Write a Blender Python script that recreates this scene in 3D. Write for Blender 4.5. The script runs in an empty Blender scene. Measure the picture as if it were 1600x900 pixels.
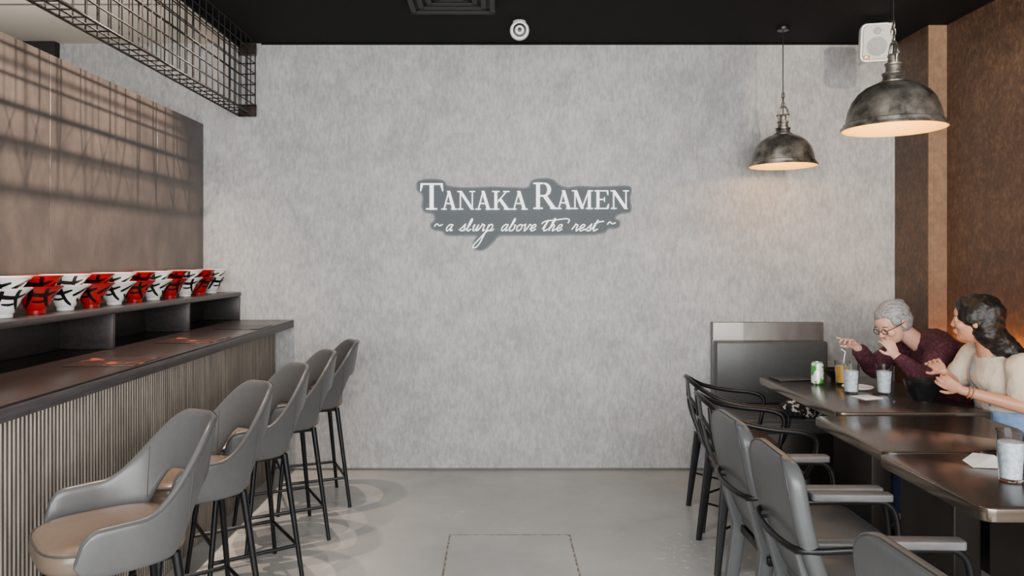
import bpy, bmesh, math, random
from mathutils import Vector, Matrix, Euler, noise
random.seed(7)
C = bpy.context.scene.collection
V = Vector

# ------------------------------------------------------------------ materials
def lin(c):
    out = []
    for v in c:
        v = v / 255.0
        out.append(v / 12.92 if v <= 0.04045 else ((v + 0.055) / 1.055) ** 2.4)
    return out

def pmat(name, rgb, rough=0.5, metal=0.0, var=0.12, scale=6.0, stretch=(1, 1, 1), bump=0.0,
         detail=5, trans=0.0, emis=0.0, rgb2=None, coat=0.0, roughvar=0.0, spec=0.5, ior=1.45, alpha=1.0, lo=0.3, hi=0.7):
    m = bpy.data.materials.new(name)
    m.use_nodes = True
    nt = m.node_tree
    b = nt.nodes['Principled BSDF']
    tc = nt.nodes.new('ShaderNodeTexCoord')
    mp = nt.nodes.new('ShaderNodeMapping')
    mp.inputs['Scale'].default_value = stretch
    nz = nt.nodes.new('ShaderNodeTexNoise')
    nz.inputs['Scale'].default_value = scale
    nz.inputs['Detail'].default_value = detail
    nz.inputs['Roughness'].default_value = 0.6
    cr = nt.nodes.new('ShaderNodeValToRGB')
    c = lin(rgb)
    c2 = lin(rgb2) if rgb2 else [min(1, x * (1 + var)) for x in c]
    c1 = c if rgb2 else [x * (1 - var) for x in c]
    cr.color_ramp.elements[0].color = (*c1, 1)
    cr.color_ramp.elements[1].color = (*c2, 1)
    cr.color_ramp.elements[0].position = lo
    cr.color_ramp.elements[1].position = hi
    L = nt.links.new
    L(tc.outputs['Object'], mp.inputs['Vector'])
    L(mp.outputs['Vector'], nz.inputs['Vector'])
    L(nz.outputs['Fac'], cr.inputs['Fac'])
    L(cr.outputs['Color'], b.inputs['Base Color'])
    b.inputs['Roughness'].default_value = rough
    b.inputs['Metallic'].default_value = metal
    b.inputs['Specular IOR Level'].default_value = spec
    b.inputs['IOR'].default_value = ior
    b.inputs['Coat Weight'].default_value = coat
    b.inputs['Transmission Weight'].default_value = trans
    b.inputs['Alpha'].default_value = alpha
    if emis:
        L(cr.outputs['Color'], b.inputs['Emission Color'])
        b.inputs['Emission Strength'].default_value = emis
    if bump:
        bp = nt.nodes.new('ShaderNodeBump')
        bp.inputs['Strength'].default_value = bump
        bp.inputs['Distance'].default_value = 0.01
        L(nz.outputs['Fac'], bp.inputs['Height'])
        L(bp.outputs['Normal'], b.inputs['Normal'])
    if roughvar:
        mr = nt.nodes.new('ShaderNodeMapRange')
        mr.inputs['To Min'].default_value = rough - roughvar
        mr.inputs['To Max'].default_value = rough + roughvar
        L(nz.outputs['Fac'], mr.inputs['Value'])
        L(mr.outputs['Result'], b.inputs['Roughness'])
    return m

def wallmat(name, a, b_, c_, sx, sz, rough=0.6, bump=0.15, mix=.4, s2_=2.2, lo=.34, hi=.66, metal=0.0):
    m = bpy.data.materials.new(name)
    m.use_nodes = True
    nt = m.node_tree
    N = nt.nodes.new
    L = nt.links.new
    bs = nt.nodes['Principled BSDF']
    tc = N('ShaderNodeTexCoord')
    mp = N('ShaderNodeMapping'); mp.inputs['Scale'].default_value = (sx, sx, sz)
    n1 = N('ShaderNodeTexNoise'); n1.inputs['Scale'].default_value = 1.0; n1.inputs['Detail'].default_value = 8; n1.inputs['Roughness'].default_value = 0.7
    n2 = N('ShaderNodeTexNoise'); n2.inputs['Scale'].default_value = s2_; n2.inputs['Detail'].default_value = 7; n2.inputs['Roughness'].default_value = 0.65
    mx = N('ShaderNodeMix'); mx.data_type = 'FLOAT'; mx.inputs[0].default_value = mix
    cr = N('ShaderNodeValToRGB')
    e = cr.color_ramp.elements
    e[0].position = lo; e[0].color = (*lin(a), 1)
    e[1].position = hi; e[1].color = (*lin(c_), 1)
    k = e.new(0.5); k.color = (*lin(b_), 1)
    L(tc.outputs['Object'], mp.inputs['Vector'])
    L(mp.outputs['Vector'], n1.inputs['Vector'])
    L(tc.outputs['Object'], n2.inputs['Vector'])
    L(n1.outputs['Fac'], mx.inputs[2]); L(n2.outputs['Fac'], mx.inputs[3])
    L(mx.outputs[0], cr.inputs['Fac'])
    L(cr.outputs['Color'], bs.inputs['Base Color'])
    bs.inputs['Roughness'].default_value = rough
    bs.inputs['Metallic'].default_value = metal
    bp = N('ShaderNodeBump'); bp.inputs['Strength'].default_value = bump; bp.inputs['Distance'].default_value = 0.01
    L(n1.outputs['Fac'], bp.inputs['Height']); L(bp.outputs['Normal'], bs.inputs['Normal'])
    return m

def floormat():
    m = bpy.data.materials.new('floor_concrete')
    m.use_nodes = True
    nt = m.node_tree; N = nt.nodes.new; L = nt.links.new
    bs = nt.nodes['Principled BSDF']
    tc = N('ShaderNodeTexCoord'); sp = N('ShaderNodeSeparateXYZ'); L(tc.outputs['Object'], sp.inputs[0])
    n1 = N('ShaderNodeTexNoise'); n1.inputs['Scale'].default_value = 1.6; n1.inputs['Detail'].default_value = 9; n1.inputs['Roughness'].default_value = .6
    L(tc.outputs['Object'], n1.inputs['Vector'])
    n2 = N('ShaderNodeTexNoise'); n2.inputs['Scale'].default_value = 30; n2.inputs['Detail'].default_value = 6
    L(tc.outputs['Object'], n2.inputs['Vector'])
    cr = N('ShaderNodeValToRGB')
    cr.color_ramp.elements[0].position = .3; cr.color_ramp.elements[0].color = (*lin((148, 147, 144)), 1)
    cr.color_ramp.elements[1].position = .7; cr.color_ramp.elements[1].color = (*lin((172, 171, 167)), 1)
    L(n1.outputs['Fac'], cr.inputs['Fac'])
    def M(op, a, b=None, c=None):
        n = N('ShaderNodeMath'); n.operation = op
        for i, x in enumerate((a, b, c)):
            if x is None: continue
            if isinstance(x, (int, float)): n.inputs[i].default_value = x
            else: L(x, n.inputs[i])
        return n.outputs[0]
    X, Y = sp.outputs['X'], sp.outputs['Y']
    wob = M('MULTIPLY', M('SUBTRACT', n2.outputs['Fac'], .5), .012)
    dx = M('SUBTRACT', M('ABSOLUTE', M('SUBTRACT', X, .055)), .315)
    dy = M('SUBTRACT', M('ABSOLUTE', M('SUBTRACT', Y, 2.95)), .94)
    d = M('ABSOLUTE', M('ADD', M('MAXIMUM', dx, dy), wob))
    line = M('LESS_THAN', d, .005)
    line = M('MULTIPLY', line, M('ADD', .4, M('MULTIPLY', M('GREATER_THAN', n2.outputs['Fac'], .48), .5)))
    ddx = M('SUBTRACT', X, 1.02); ddy = M('SUBTRACT', Y, 3.45)
    dist = M('SQRT', M('ADD', M('MULTIPLY', ddx, ddx), M('MULTIPLY', M('MULTIPLY', ddy, ddy), .3)))
    sc = M('MULTIPLY', M('LESS_THAN', dist, .28), M('GREATER_THAN', n2.outputs['Fac'], .62))
    m1 = N('ShaderNodeMix'); m1.data_type = 'RGBA'
    L(line, m1.inputs[0]); L(cr.outputs['Color'], m1.inputs[6]); m1.inputs[7].default_value = (*lin((96, 80, 62)), 1)
    m2 = N('ShaderNodeMix'); m2.data_type = 'RGBA'
    L(M('MULTIPLY', sc, .5), m2.inputs[0]); L(m1.outputs[2], m2.inputs[6]); m2.inputs[7].default_value = (*lin((206, 196, 180)), 1)
    L(m2.outputs[2], bs.inputs['Base Color'])
    mr = N('ShaderNodeMapRange'); mr.inputs['To Min'].default_value = .14; mr.inputs['To Max'].default_value = .34
    L(n1.outputs['Fac'], mr.inputs['Value']); L(mr.outputs['Result'], bs.inputs['Roughness'])
    bp = N('ShaderNodeBump'); bp.inputs['Strength'].default_value = .05; bp.inputs['Distance'].default_value = .01
    L(n2.outputs['Fac'], bp.inputs['Height']); L(bp.outputs['Normal'], bs.inputs['Normal'])
    return m

M_ = {}
M_['wall_back'] = wallmat('grey_plaster_wallpaper', (137, 137, 137), (157, 156, 155), (176, 175, 173), 52, 18, .6, .12, .38, 6.0, .38, .62)
M_['wall_left'] = wallmat('taupe_wall_panel', (58, 52, 49), (72, 65, 61), (88, 79, 73), 8, 4, .38, .05, .4, 4.0, metal=.15)
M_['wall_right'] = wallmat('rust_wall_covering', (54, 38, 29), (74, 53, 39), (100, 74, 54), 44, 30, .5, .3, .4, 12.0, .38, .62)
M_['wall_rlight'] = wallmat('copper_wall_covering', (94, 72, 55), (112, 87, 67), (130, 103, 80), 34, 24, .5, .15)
M_['floor'] = floormat()
M_['ceil'] = pmat('black_painted_ceiling', (11, 11, 12), .8, var=.2, scale=3, spec=.2)
M_['ceil2'] = pmat('cream_ceiling_board', (200, 192, 178), .7, var=.04, scale=1.2)
M_['kitchen'] = pmat('grey_kitchen_paint', (70, 68, 66), .8)
M_['dark'] = pmat('dark_void_paint', (30, 28, 28), .8)
M_['skirt'] = pmat('grey_skirting', (96, 94, 92), .7)
M_['steel'] = pmat('black_powder_steel', (28, 28, 30), .36, .5, var=.2, scale=20, roughvar=.06)
M_['wire'] = pmat('raw_wire', (34, 31, 30), .5, .6, var=.3, scale=12)
M_['plate'] = pmat('rusty_corner_plate', (58, 42, 34), .5, .6, var=.4, scale=25)
M_['leather'] = pmat('grey_leather', (78, 78, 78), .3, var=.05, scale=45, bump=.03)
M_['leather2'] = pmat('warm_lit_grey_leather', (100, 86, 75), .25, var=.05, scale=40, bump=.03)  # grey leather, with reflected warm light put into its base colour
M_['leatherd'] = pmat('charcoal_vinyl', (70, 71, 71), .34, var=.07, scale=40, bump=.05)
M_['leatherc'] = pmat('grey_chair_leather', (76, 77, 78), .34, var=.06, scale=40, bump=.04)
M_['seam'] = pmat('stitching_thread', (54, 54, 54), .6)
M_['woodtop'] = pmat('espresso_counter_wood', (30, 22, 21), .3, var=.25, scale=5, stretch=(14, 1.2, 14), bump=.02)
M_['woodedge'] = pmat('counter_edge_wood', (60, 57, 58), .45, var=.3, scale=5, stretch=(14, 1.5, 20))
M_['wooddark'] = pmat('dark_stained_shelf_wood', (42, 37, 38), .38, var=.35, scale=6, stretch=(10, 2, 14), bump=.03)
M_['slat'] = pmat('ribbed_metal_slats', (122, 114, 105), .36, .5, var=.3, scale=3, stretch=(1, 18, 1), lo=.35, hi=.65)
M_['slatback'] = pmat('slat_backing', (14, 12, 12), .8)
M_['table'] = pmat('dark_table_laminate', (50, 43, 40), .2, var=.05, scale=3, stretch=(1, 3, 1))
M_['bronze'] = pmat('bronze_table_edging', (128, 116, 104), .2, .9, var=.15, scale=4, stretch=(1, 1, 6))
M_['bronzed'] = pmat('dark_bronze_pedestal', (58, 53, 49), .35, .7, var=.15, scale=3, stretch=(2, 2, .5))
M_['ledge'] = pmat('brushed_ledge_metal', (116, 112, 108), .4, .5, var=.2, scale=4, stretch=(3, 1, 1))
M_['ledgel'] = pmat('pale_ledge_end', (196, 194, 188), .45, var=.05)
M_['armwood'] = pmat('grey_oak_armrest', (92, 90, 90), .5, var=.25, scale=8, stretch=(2, 16, 8))
M_['brownwood'] = pmat('walnut_seat_wood', (72, 50, 38), .38, var=.35, scale=6, stretch=(2, 18, 2))
M_['white'] = pmat('white_ceramic_glaze', (226, 226, 222), .22, var=.02, coat=.3)
M_['red'] = pmat('red_ceramic_glaze', (158, 12, 18), .22, var=.05, coat=.3)
M_['ink'] = pmat('black_brush_glaze', (8, 8, 9), .3)
M_['lampmetal'] = pmat('aged_pewter', (74, 70, 64), .38, .82, var=.3, scale=12, rgb2=(176, 168, 155), bump=.1, roughvar=.1, lo=.36, hi=.70)
M_['lampin'] = pmat('glow_tinted_enamel', (238, 192, 96), .45, var=.03, emis=.35)  # lamplight on the cream enamel put in as amber colour and emission
M_['glow'] = pmat('lit_bulb_glass', (255, 200, 105), .4, var=.04, emis=9)
M_['signback'] = pmat('slate_sign_board', (62, 69, 73), .55, var=.04)
M_['signwhite'] = pmat('white_acrylic_added_glow', (252, 252, 252), .4, var=.004, emis=.9)  # plain white letters, with emission added to brighten them
M_['signrim'] = pmat('sign_rim_grey', (80, 87, 91), .5, var=.04)
M_['plastic'] = pmat('white_speaker_plastic', (222, 221, 216), .45, var=.03)
M_['grille'] = pmat('speaker_grille', (190, 189, 184), .6, var=.25, scale=220)
M_['cone'] = pmat('speaker_cone_grey', (150, 150, 147), .6, var=.2, scale=120)
M_['blackp'] = pmat('black_plastic', (16, 16, 17), .35)
M_['glass'] = pmat('clear_tumbler', (240, 244, 246), .06, trans=1.0, var=.01, ior=1.2)
M_['ice'] = pmat('iced_water', (200, 208, 216), .15, trans=.15, var=.2, scale=70, rgb2=(248, 250, 251), bump=.6, lo=.35, hi=.6)
M_['juice'] = pmat('orange_juice', (226, 170, 74), .2, trans=.1, var=.06)
M_['paper'] = pmat('white_paper', (232, 230, 226), .7, var=.03)
M_['darkbowl'] = pmat('black_melamine', (22, 22, 24), .28, var=.3, scale=30, bump=.05)
M_['cangreen'] = pmat('green_white_can_print', (226, 232, 222), .3, .2, scale=22, rgb2=(70, 150, 62), lo=.49, hi=.52)
M_['alu'] = pmat('aluminium', (190, 190, 192), .25, .9, var=.05)
M_['menu'] = pmat('printed_placemat', (34, 20, 18), .35, scale=9, rgb2=(130, 56, 42), lo=.56, hi=.62)
M_['menub'] = pmat('black_placemat', (14, 14, 15), .35)
M_['bag'] = pmat('black_white_print_fabric', (18, 18, 20), .7, scale=28, rgb2=(225, 222, 216), lo=.54, hi=.57)
M_['skinold'] = pmat('fair_skin', (206, 156, 134), .5, var=.07, scale=18)
M_['skinyoung'] = pmat('light_tan_skin', (190, 134, 106), .45, var=.05, scale=14)
M_['hairgrey'] = pmat('silver_hair', (86, 85, 86), .5, scale=9, stretch=(3, 16, 12), rgb2=(166, 165, 166), bump=.25, lo=.3, hi=.65)
M_['hairblack'] = pmat('black_hair', (7, 6, 6), .45, scale=22, stretch=(14, 14, 2), rgb2=(24, 18, 17), bump=.2)
M_['maroon'] = pmat('maroon_print_knit', (58, 22, 34), .85, scale=70, rgb2=(84, 40, 50), bump=.2, lo=.5, hi=.6)
M_['beige'] = pmat('beige_ribbed_cotton', (204, 188, 168), .85, var=.07, scale=30, stretch=(5, 5, .6), bump=.2)
M_['denim'] = pmat('pale_denim', (112, 142, 180), .8, var=.16, scale=50, bump=.1)
M_['trouser'] = pmat('blue_denim', (62, 80, 112), .8, var=.2, scale=40)
M_['shoe'] = pmat('dark_shoe_leather', (36, 32, 32), .5)
M_['lip'] = pmat('lip_pink', (168, 92, 84), .4)
M_['eye'] = pmat('eye_white', (196, 188, 180), .25)
M_['iris'] = pmat('dark_iris', (34, 22, 16), .15)
M_['brow'] = pmat('eyebrow_hair', (70, 56, 50), .6)
M_['bead'] = pmat('amber_beads', (176, 112, 52), .3, scale=60, rgb2=(90, 46, 26))
M_['led'] = pmat('led_strip', (255, 150, 60), .5, emis=60)

# ------------------------------------------------------------------ mesh helpers
def finish(bm, name, mat=None, parent=None, loc=(0, 0, 0), rot=(0, 0, 0), smooth=True, ang=40):
    bmesh.ops.recalc_face_normals(bm, faces=bm.faces)
    me = bpy.data.meshes.new(name)
    bm.to_mesh(me); bm.free()
    if smooth:
        me.shade_smooth()
        try: me.set_sharp_from_angle(angle=math.radians(ang))
        except Exception: pass
    o = bpy.data.objects.new(name, me)
    if mat: me.materials.append(M_[mat] if isinstance(mat, str) else mat)
    C.objects.link(o)
    o.location = loc; o.rotation_euler = rot
    if parent: o.parent = parent
    return o

def root(name, label, cat, loc=(0, 0, 0), rotz=0.0, group=None):
    o = bpy.data.objects.new(name, None)
    o.empty_display_size = .1
    C.objects.link(o)
    o.location = loc; o.rotation_euler = (0, 0, rotz)
    tag(o, label, cat, group)
    return o

def tag(o, label, cat, group=None):
    o['label'] = label; o['category'] = cat
    if group: o['group'] = group
    return o

def scale_children(r, sx, sy, sz):
    for ch in r.children:
        if ch.type == 'MESH': ch.data.transform(Matrix.Diagonal((sx, sy, sz, 1)))

def bbox(bm, c, s, bev=0.0, seg=2, rot=None):
    r = bmesh.ops.create_cube(bm, size=1.0)
    vs = r['verts']
    for v in vs:
        v.co = V((v.co.x * s[0], v.co.y * s[1], v.co.z * s[2]))
    if bev:
        es = list({e for v in vs for e in v.link_edges})
        rr = bmesh.ops.bevel(bm, geom=es, offset=bev, segments=seg, profile=.5, affect='EDGES')
        vs = list({v for f in rr['faces'] for v in f.verts} | {v for v in vs if v.is_valid})
    for v in vs:
        if rot is not None: v.co = rot @ v.co
        v.co += V(c)

def box(name, c, s, mat, bev=0.004, parent=None, seg=2, rot=None, loc=(0, 0, 0)):
    bm = bmesh.new(); bbox(bm, c, s, bev, seg, rot)
    return finish(bm, name, mat, parent, loc)

def loft_bm(bm, rings, caps=True, close=False):
    R = [[bm.verts.new(p) for p in r] for r in rings]
    n = len(R[0])
    rng = range(len(R) if close else len(R) - 1)
    for i in rng:
        a, b = R[i], R[(i + 1) % len(R)]
        for j in range(n):
            k = (j + 1) % n
            bm.faces.new((a[j], a[k], b[k], b[j]))
    if caps and not close:
        bm.faces.new(R[0][::-1]); bm.faces.new(R[-1])

def catmull(pts, n=6, close=False):
    P = [V(p) for p in pts]
    out = []
    N = len(P)
    segs = N if close else N - 1
    for i in range(segs):
        p0 = P[(i - 1) % N] if (close or i > 0) else P[0] * 2 - P[1]
        p1 = P[i]; p2 = P[(i + 1) % N]
        p3 = P[(i + 2) % N] if (close or i + 2 < N) else P[-1] * 2 - P[-2]
        for k in range(n):
            t = k / n
            out.append(.5 * ((2 * p1) + (-p0 + p2) * t + (2 * p0 - 5 * p1 + 4 * p2 - p3) * t * t + (-p0 + 3 * p1 - 3 * p2 + p3) * t ** 3))
    if not close: out.append(P[-1].copy())
    return out

def tube_bm(bm, pts, r, n=8, close=False, r2=None, flat=1.0):
    P = [V(p) for p in pts]
    N = len(P)
    rings = []
    nrm = None
    for i in range(N):
        if close: t = P[(i + 1) % N] - P[i - 1]
        else: t = P[min(i + 1, N - 1)] - P[max(i - 1, 0)]
        if t.length < 1e-9: t = V((0, 0, 1))
        t.normalize()
        if nrm is None:
            up = V((0, 0, 1)) if abs(t.z) < .9 else V((1, 0, 0))
            nrm = up.cross(t).normalized()
        else:
            nrm = (nrm - t * nrm.dot(t))
            nrm.normalize()
        bn = t.cross(nrm)
        rr = r if r2 is None else r + (r2 - r) * i / (N - 1)
        rings.append([P[i] + nrm * (math.cos(2 * math.pi * k / n) * rr) + bn * (math.sin(2 * math.pi * k / n) * rr * flat) for k in range(n)])
    loft_bm(bm, rings, True, close)

def tube(name, pts, r, mat, parent=None, n=10, close=False, r2=None, smoothn=0):
    bm = bmesh.new()
    if smoothn: pts = catmull(pts, smoothn, close)
    tube_bm(bm, pts, r, n, close, r2)
    return finish(bm, name, mat, parent, ang=60)

def lathe_bm(bm, prof, n=40, c=(0, 0, 0)):
    rings = []
    for r, z in prof:
        rings.append([(c[0] + max(r, 1e-4) * math.cos(2 * math.pi * k / n), c[1] + max(r, 1e-4) * math.sin(2 * math.pi * k / n), c[2] + z) for k in range(n)])
    loft_bm(bm, rings)

def lathe(name, prof, mat, parent=None, n=40, c=(0, 0, 0), ang=40):
    bm = bmesh.new(); lathe_bm(bm, prof, n, c)
    return finish(bm, name, mat, parent, ang=ang)

def rrect(w, h, r, n=5):
    pts = []
    for cx, cy, a0 in ((w / 2 - r, h / 2 - r, 0), (-w / 2 + r, h / 2 - r, 90), (-w / 2 + r, -h / 2 + r, 180), (w / 2 - r, -h / 2 + r, 270)):
        for k in range(n + 1):
            a = math.radians(a0 + 90 * k / n)
            pts.append((cx + r * math.cos(a), cy + r * math.sin(a)))
    return pts

def slab_bm(bm, w, d, z0, z1, r, edge=.006, cx=0, cy=0, n=6, dome=0.0):
    rings = []
    def ring(z, inset):
        return [(cx + x, cy + y, z) for x, y in rrect(w - 2 * inset, d - 2 * inset, max(r - inset, .001), n)]
    rings.append(ring(z0, edge))
    for k in range(1, 4):
        a = math.radians(30 * k); rings.append(ring(z0 + edge * (1 - math.cos(a)), edge * (1 - math.sin(a))))
    for k in range(3, -1, -1):
        a = math.radians(30 * k); rings.append(ring(z1 - edge * (1 - math.cos(a)), edge * (1 - math.sin(a))))
    if dome:
        for s in (.8, .55, .3, .08):
            zz = z1 + dome * (1 - s * s)
            rings.append([(cx + x * s, cy + y * s, zz) for x, y in rrect(w - 2 * edge, d - 2 * edge, max(r - edge, .001), n)])
    loft_bm(bm, rings)

def slab(name, w, d, z0, z1, r, mat, parent=None, edge=.006, cx=0, cy=0, dome=0.0):
    bm = bmesh.new(); slab_bm(bm, w, d, z0, z1, r, edge, cx, cy, dome=dome)
    return finish(bm, name, mat, parent, ang=35)

def dup(r, loc, rotz=None, label=None):
    n = r.copy(); C.objects.link(n)
    n.location = loc
    if rotz is not None: n.rotation_euler = (0, 0, rotz)
    if label: n['label'] = label
    def rec(src, dst):
        for ch in list(src.children):
            if ch is dst: continue
            k = ch.copy(); C.objects.link(k); k.parent = dst
            rec(ch, k)
    rec(r, n)
    return n

def struct(o):
    o['kind'] = 'structure'; return o

# ------------------------------------------------------------------ room
H = 2.935; YB = 5.09; XL = -2.036; XR = 2.724; XR2 = 2.84
struct(box('floor', (-.6, 1.95, -.05), (7.2, 6.5, .1), 'floor', 0))
struct(box('ceiling', ((-1.78 + 3.0) / 2, 1.95, H + .05), (4.78, 6.5, .1), 'ceil', 0))
struct(box('ceiling.001', (-2.99, 1.95, H + .05), (2.42, 6.5, .1), 'ceil2', 0))
struct(box('wall_back', (-.15, YB + .05, H / 2), (6.3, .1, H), 'wall_back', 0))
bm = bmesh.new()
ys = [-1.2, .0, 1.15, 2.3, 3.35, 4.4, YB]
for a, b in zip(ys[:-1], ys[1:]):
    bbox(bm, (XL - .06, (a + b) / 2, 1.19), (.12, b - a - .004, 2.38), .002, 1)
struct(finish(bm, 'wall_left', 'wall_left'))
struct(box('wall_right', (XR + .1, (4.70 + YB) / 2, H / 2), (.2, YB - 4.70, H), 'wall_right', 0))
struct(box('wall_right.001', (XR2 + .06, 1.75, H / 2), (.12, 5.9, H), 'wall_right', 0))
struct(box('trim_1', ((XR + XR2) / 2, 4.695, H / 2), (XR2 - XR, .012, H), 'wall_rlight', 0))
struct(box('wall_kitchen', (-3.35, 2.0, H / 2), (.1, 6.3, H), 'kitchen', 0))
struct(box('trim_2', (-3.2, YB - .03, 2.86), (.35, .06, .15), 'dark', .002))
struct(box('baseboard_back', ((-1.5 + 1.42) / 2, YB - .004, .006), (2.92, .008, .012), 'skirt', .001))
struct(box('trim_3', ((XL + XR) / 2 + .2, YB - .004, H - .005), (4.36, .008, .010), 'ceil', .001))
struct(box('trim_4', (-1.77, 1.95, H - .02), (.02, 6.2, .04), 'ceil', .001))
for k, yy in enumerate((3.1, 4.3)):
    struct(box('trim_%d' % (5 + k), (-2.55, yy, H - .003), (1.5, .012, .006), 'ledge', 0))

# ------------------------------------------------------------------ wire cage
def barbox(bm, a, b, r):
    tube_bm(bm, [V(a), V(b)], r, 6)
cg = root('wire_mesh_cage', 'dark welded wire mesh box hung along the black ceiling', 'wire cage', (-1.725, 3.6, 2.43))
bm = bmesh.new()
y0, y1 = -2.3, 1.46
xs = (-.055, .055)
hh = H - 2.43
ny = int((y1 - y0) / .094)
nz = 7
for i in range(ny + 1):
    y = y0 + (y1 - y0) * i / ny
    for x in xs: barbox(bm, (x, y, 0), (x, y, hh), .0036)
    barbox(bm, (xs[0], y, 0), (xs[1], y, 0), .0036)
for j in range(nz + 1):
    z = hh * j / nz * .995
    for x in xs: barbox(bm, (x, y0, z), (x, y1, z), .0036 if j else .006)
    barbox(bm, (xs[0], y1, z), (xs[1], y1, z), .0036)
barbox(bm, (0, y0, 0), (0, y1, 0), .0036)
barbox(bm, (0, y1, 0), (0, y1, hh), .0036)
finish(bm, 'wire_grid', 'wire', cg)
for zz in (.04, hh - .05):
    box('corner_plate', (0, y1 + .004, zz), (.125, .006, .08), 'plate', .002, cg)

# ------------------------------------------------------------------ bar counter
bc = root('bar_counter', 'long bar counter with dark wood top and vertical ribbed front', 'bar counter', (-1.72, 3.1, 0))
L_ = 5.075 - 1.2
ycen = (5.075 + 1.2) / 2 - 3.1
box('countertop', (0, ycen, 1.035 - .004), (.62, L_, .008), 'woodtop', .002, bc)
box('counter_edge', (0.002, ycen, 1.005), (.616, L_ - .004, .044), 'woodedge', .002, bc)
bm = bmesh.new()
n = int(L_ / .021)
yy0 = ycen - L_ / 2
for i in range(n):
    yb = yy0 + i * .021
    sec = [(.170, yb), (.184, yb + .001), (.188, yb + .004), (.188, yb + .008), (.184, yb + .011), (.170, yb + .012)]
    lo = [bm.verts.new((x, y, .005)) for x, y in sec]
    hi = [bm.verts.new((x, y, .985)) for x, y in sec]
    for j in range(5): bm.faces.new((lo[j], lo[j + 1], hi[j + 1], hi[j]))
finish(bm, 'ribbed_front', 'slat', bc, ang=30)
box('counter_body', (-.068, ycen, .49), (.485, L_ - .01, .98), 'slatback', .002, bc)

sh = root('counter_shelf', 'dark wood raised shelf with open cubbies on the bar counter', 'shelf', (-1.9, 3.1, 1.036))
box('shelf_board', (-.002, ycen, .176), (.262, L_, .026), 'wooddark', .003, sh)
for yy in (1.75, 2.58, 3.41, 4.24, 5.06):
    box('divider', (-.002, yy - 3.1, .081), (.25, .022, .162), 'wooddark', .002, sh)
box('shelf_back', (-.125, ycen, .081), (.01, L_ - .02, .162), 'wooddark', .001, sh)

def mat_on(x, y, w, d, m, rz, label):
    o = box('placemat', (0, 0, .0015), (w, d, .003), m, .001, None, 1)
    o.location = (x, y, 1.0355); o.rotation_euler = (0, 0, rz)
    tag(o, label, 'placemat', 'placemats on the bar counter')
mat_on(-1.555, 2.98, .27, .26, 'menu', .05, 'dark placemat with red food print on the bar counter')
mat_on(-1.56, 3.78, .27, .28, 'menu', -.04, 'dark placemat with red food print on the bar counter')
mat_on(-1.555, 4.5, .27, .28, 'menub', 0, 'plain black placemat on the bar counter')

# ------------------------------------------------------------------ ramen bowls
bprof = [(.034, 0), (.035, .014), (.040, .018), (.052, .045), (.066, .072), (.085, .096), (.0995, .109), (.101, .113)]
inner = [(.096, .112), (.081, .099), (.061, .072), (.047, .045), (.035, .024), (.001, .02)]
def r_at(z):
    for (r0, z0), (r1, z1) in zip(bprof[:-1], bprof[1:]):
        if z0 <= z <= z1: return r0 + (r1 - r0) * (z - z0) / (z1 - z0)
    return bprof[-1][0]
# sweeping brush strokes (angle round the bowl, height)
STK = [([(-1.1, .110), (-.8, .092), (-.3, .080), (.3, .078), (.8, .090)], .013), ([(-.35, .104), (-.5, .075), (-.8, .045), (-1.1, .028)], .012),
       ([(.25, .108), (.30, .072), (.55, .042), (.95, .024)], .013), ([(-.45, .052), (0, .050), (.45, .056)], .008),
       ([(.9, .066), (1.25, .078), (1.7, .100)], .012), ([(1.3, .052), (1.6, .040), (1.9, .03)], .012), ([(-2.0, .106), (-1.65, .085), (-1.5, .05)], .014),
       ([(2.4, .105), (2.7, .07), (3.1, .04)], .014)]
def make_bowl(mat, label):
    bm = bmesh.new(); lathe_bm(bm, bprof + inner, 40)
    o = finish(bm, 'ramen_bowl', mat, None)
    tag(o, label, 'bowl', 'ramen bowls stacked on the counter shelf')
    bm = bmesh.new()
    for pts, w in STK:
        P = catmull([(a, z, 0) for a, z in pts], 8)
        prev = None
        for i, p in enumerate(P):
            t = (P[min(i + 1, len(P) - 1)] - P[max(i - 1, 0)])
            t = V((t.x * .07, t.y, 0)).normalized()
            nn = V((-t.y / .07, t.x, 0))
            f = i / (len(P) - 1)
            ww = w * .5 * (.25 + 1.0 * math.sin(math.pi * (f * .8 + .12)) ** .7)
            q = []
            for s in (-1, -.5, 0, .5, 1):
                a = p.x + nn.x * ww * s; z = min(.1125, max(.016, p.y + nn.y * ww * s))
                r = r_at(z) + .0014
                q.append(bm.verts.new((r * math.cos(a), r * math.sin(a), z)))
            if prev:
                for k in range(4): bm.faces.new((prev[k], prev[k + 1], q[k + 1], q[k]))
            prev = q
    finish(bm, 'brush_mark', 'ink', o)
    return o
bw = make_bowl('white', 'white ceramic bowl with black brush strokes on the shelf')
br = make_bowl('red', 'red ceramic bowl with black brush strokes on the shelf')
used = set()
for i in range(12):
    y = 2.63 + i * .2055
    src = bw if i % 2 == 1 else br
    for lv in range(2):
        loc = (-1.905, y, 1.226 + lv * .044)
        rz = math.atan2(-y, 1.9) + .15 + random.uniform(-.7, .7)
        if src.name in used:
            dup(src, loc, rz)
        else:
            src.location = loc; src.rotation_euler = (0, 0, rz); used.add(src.name)

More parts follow.
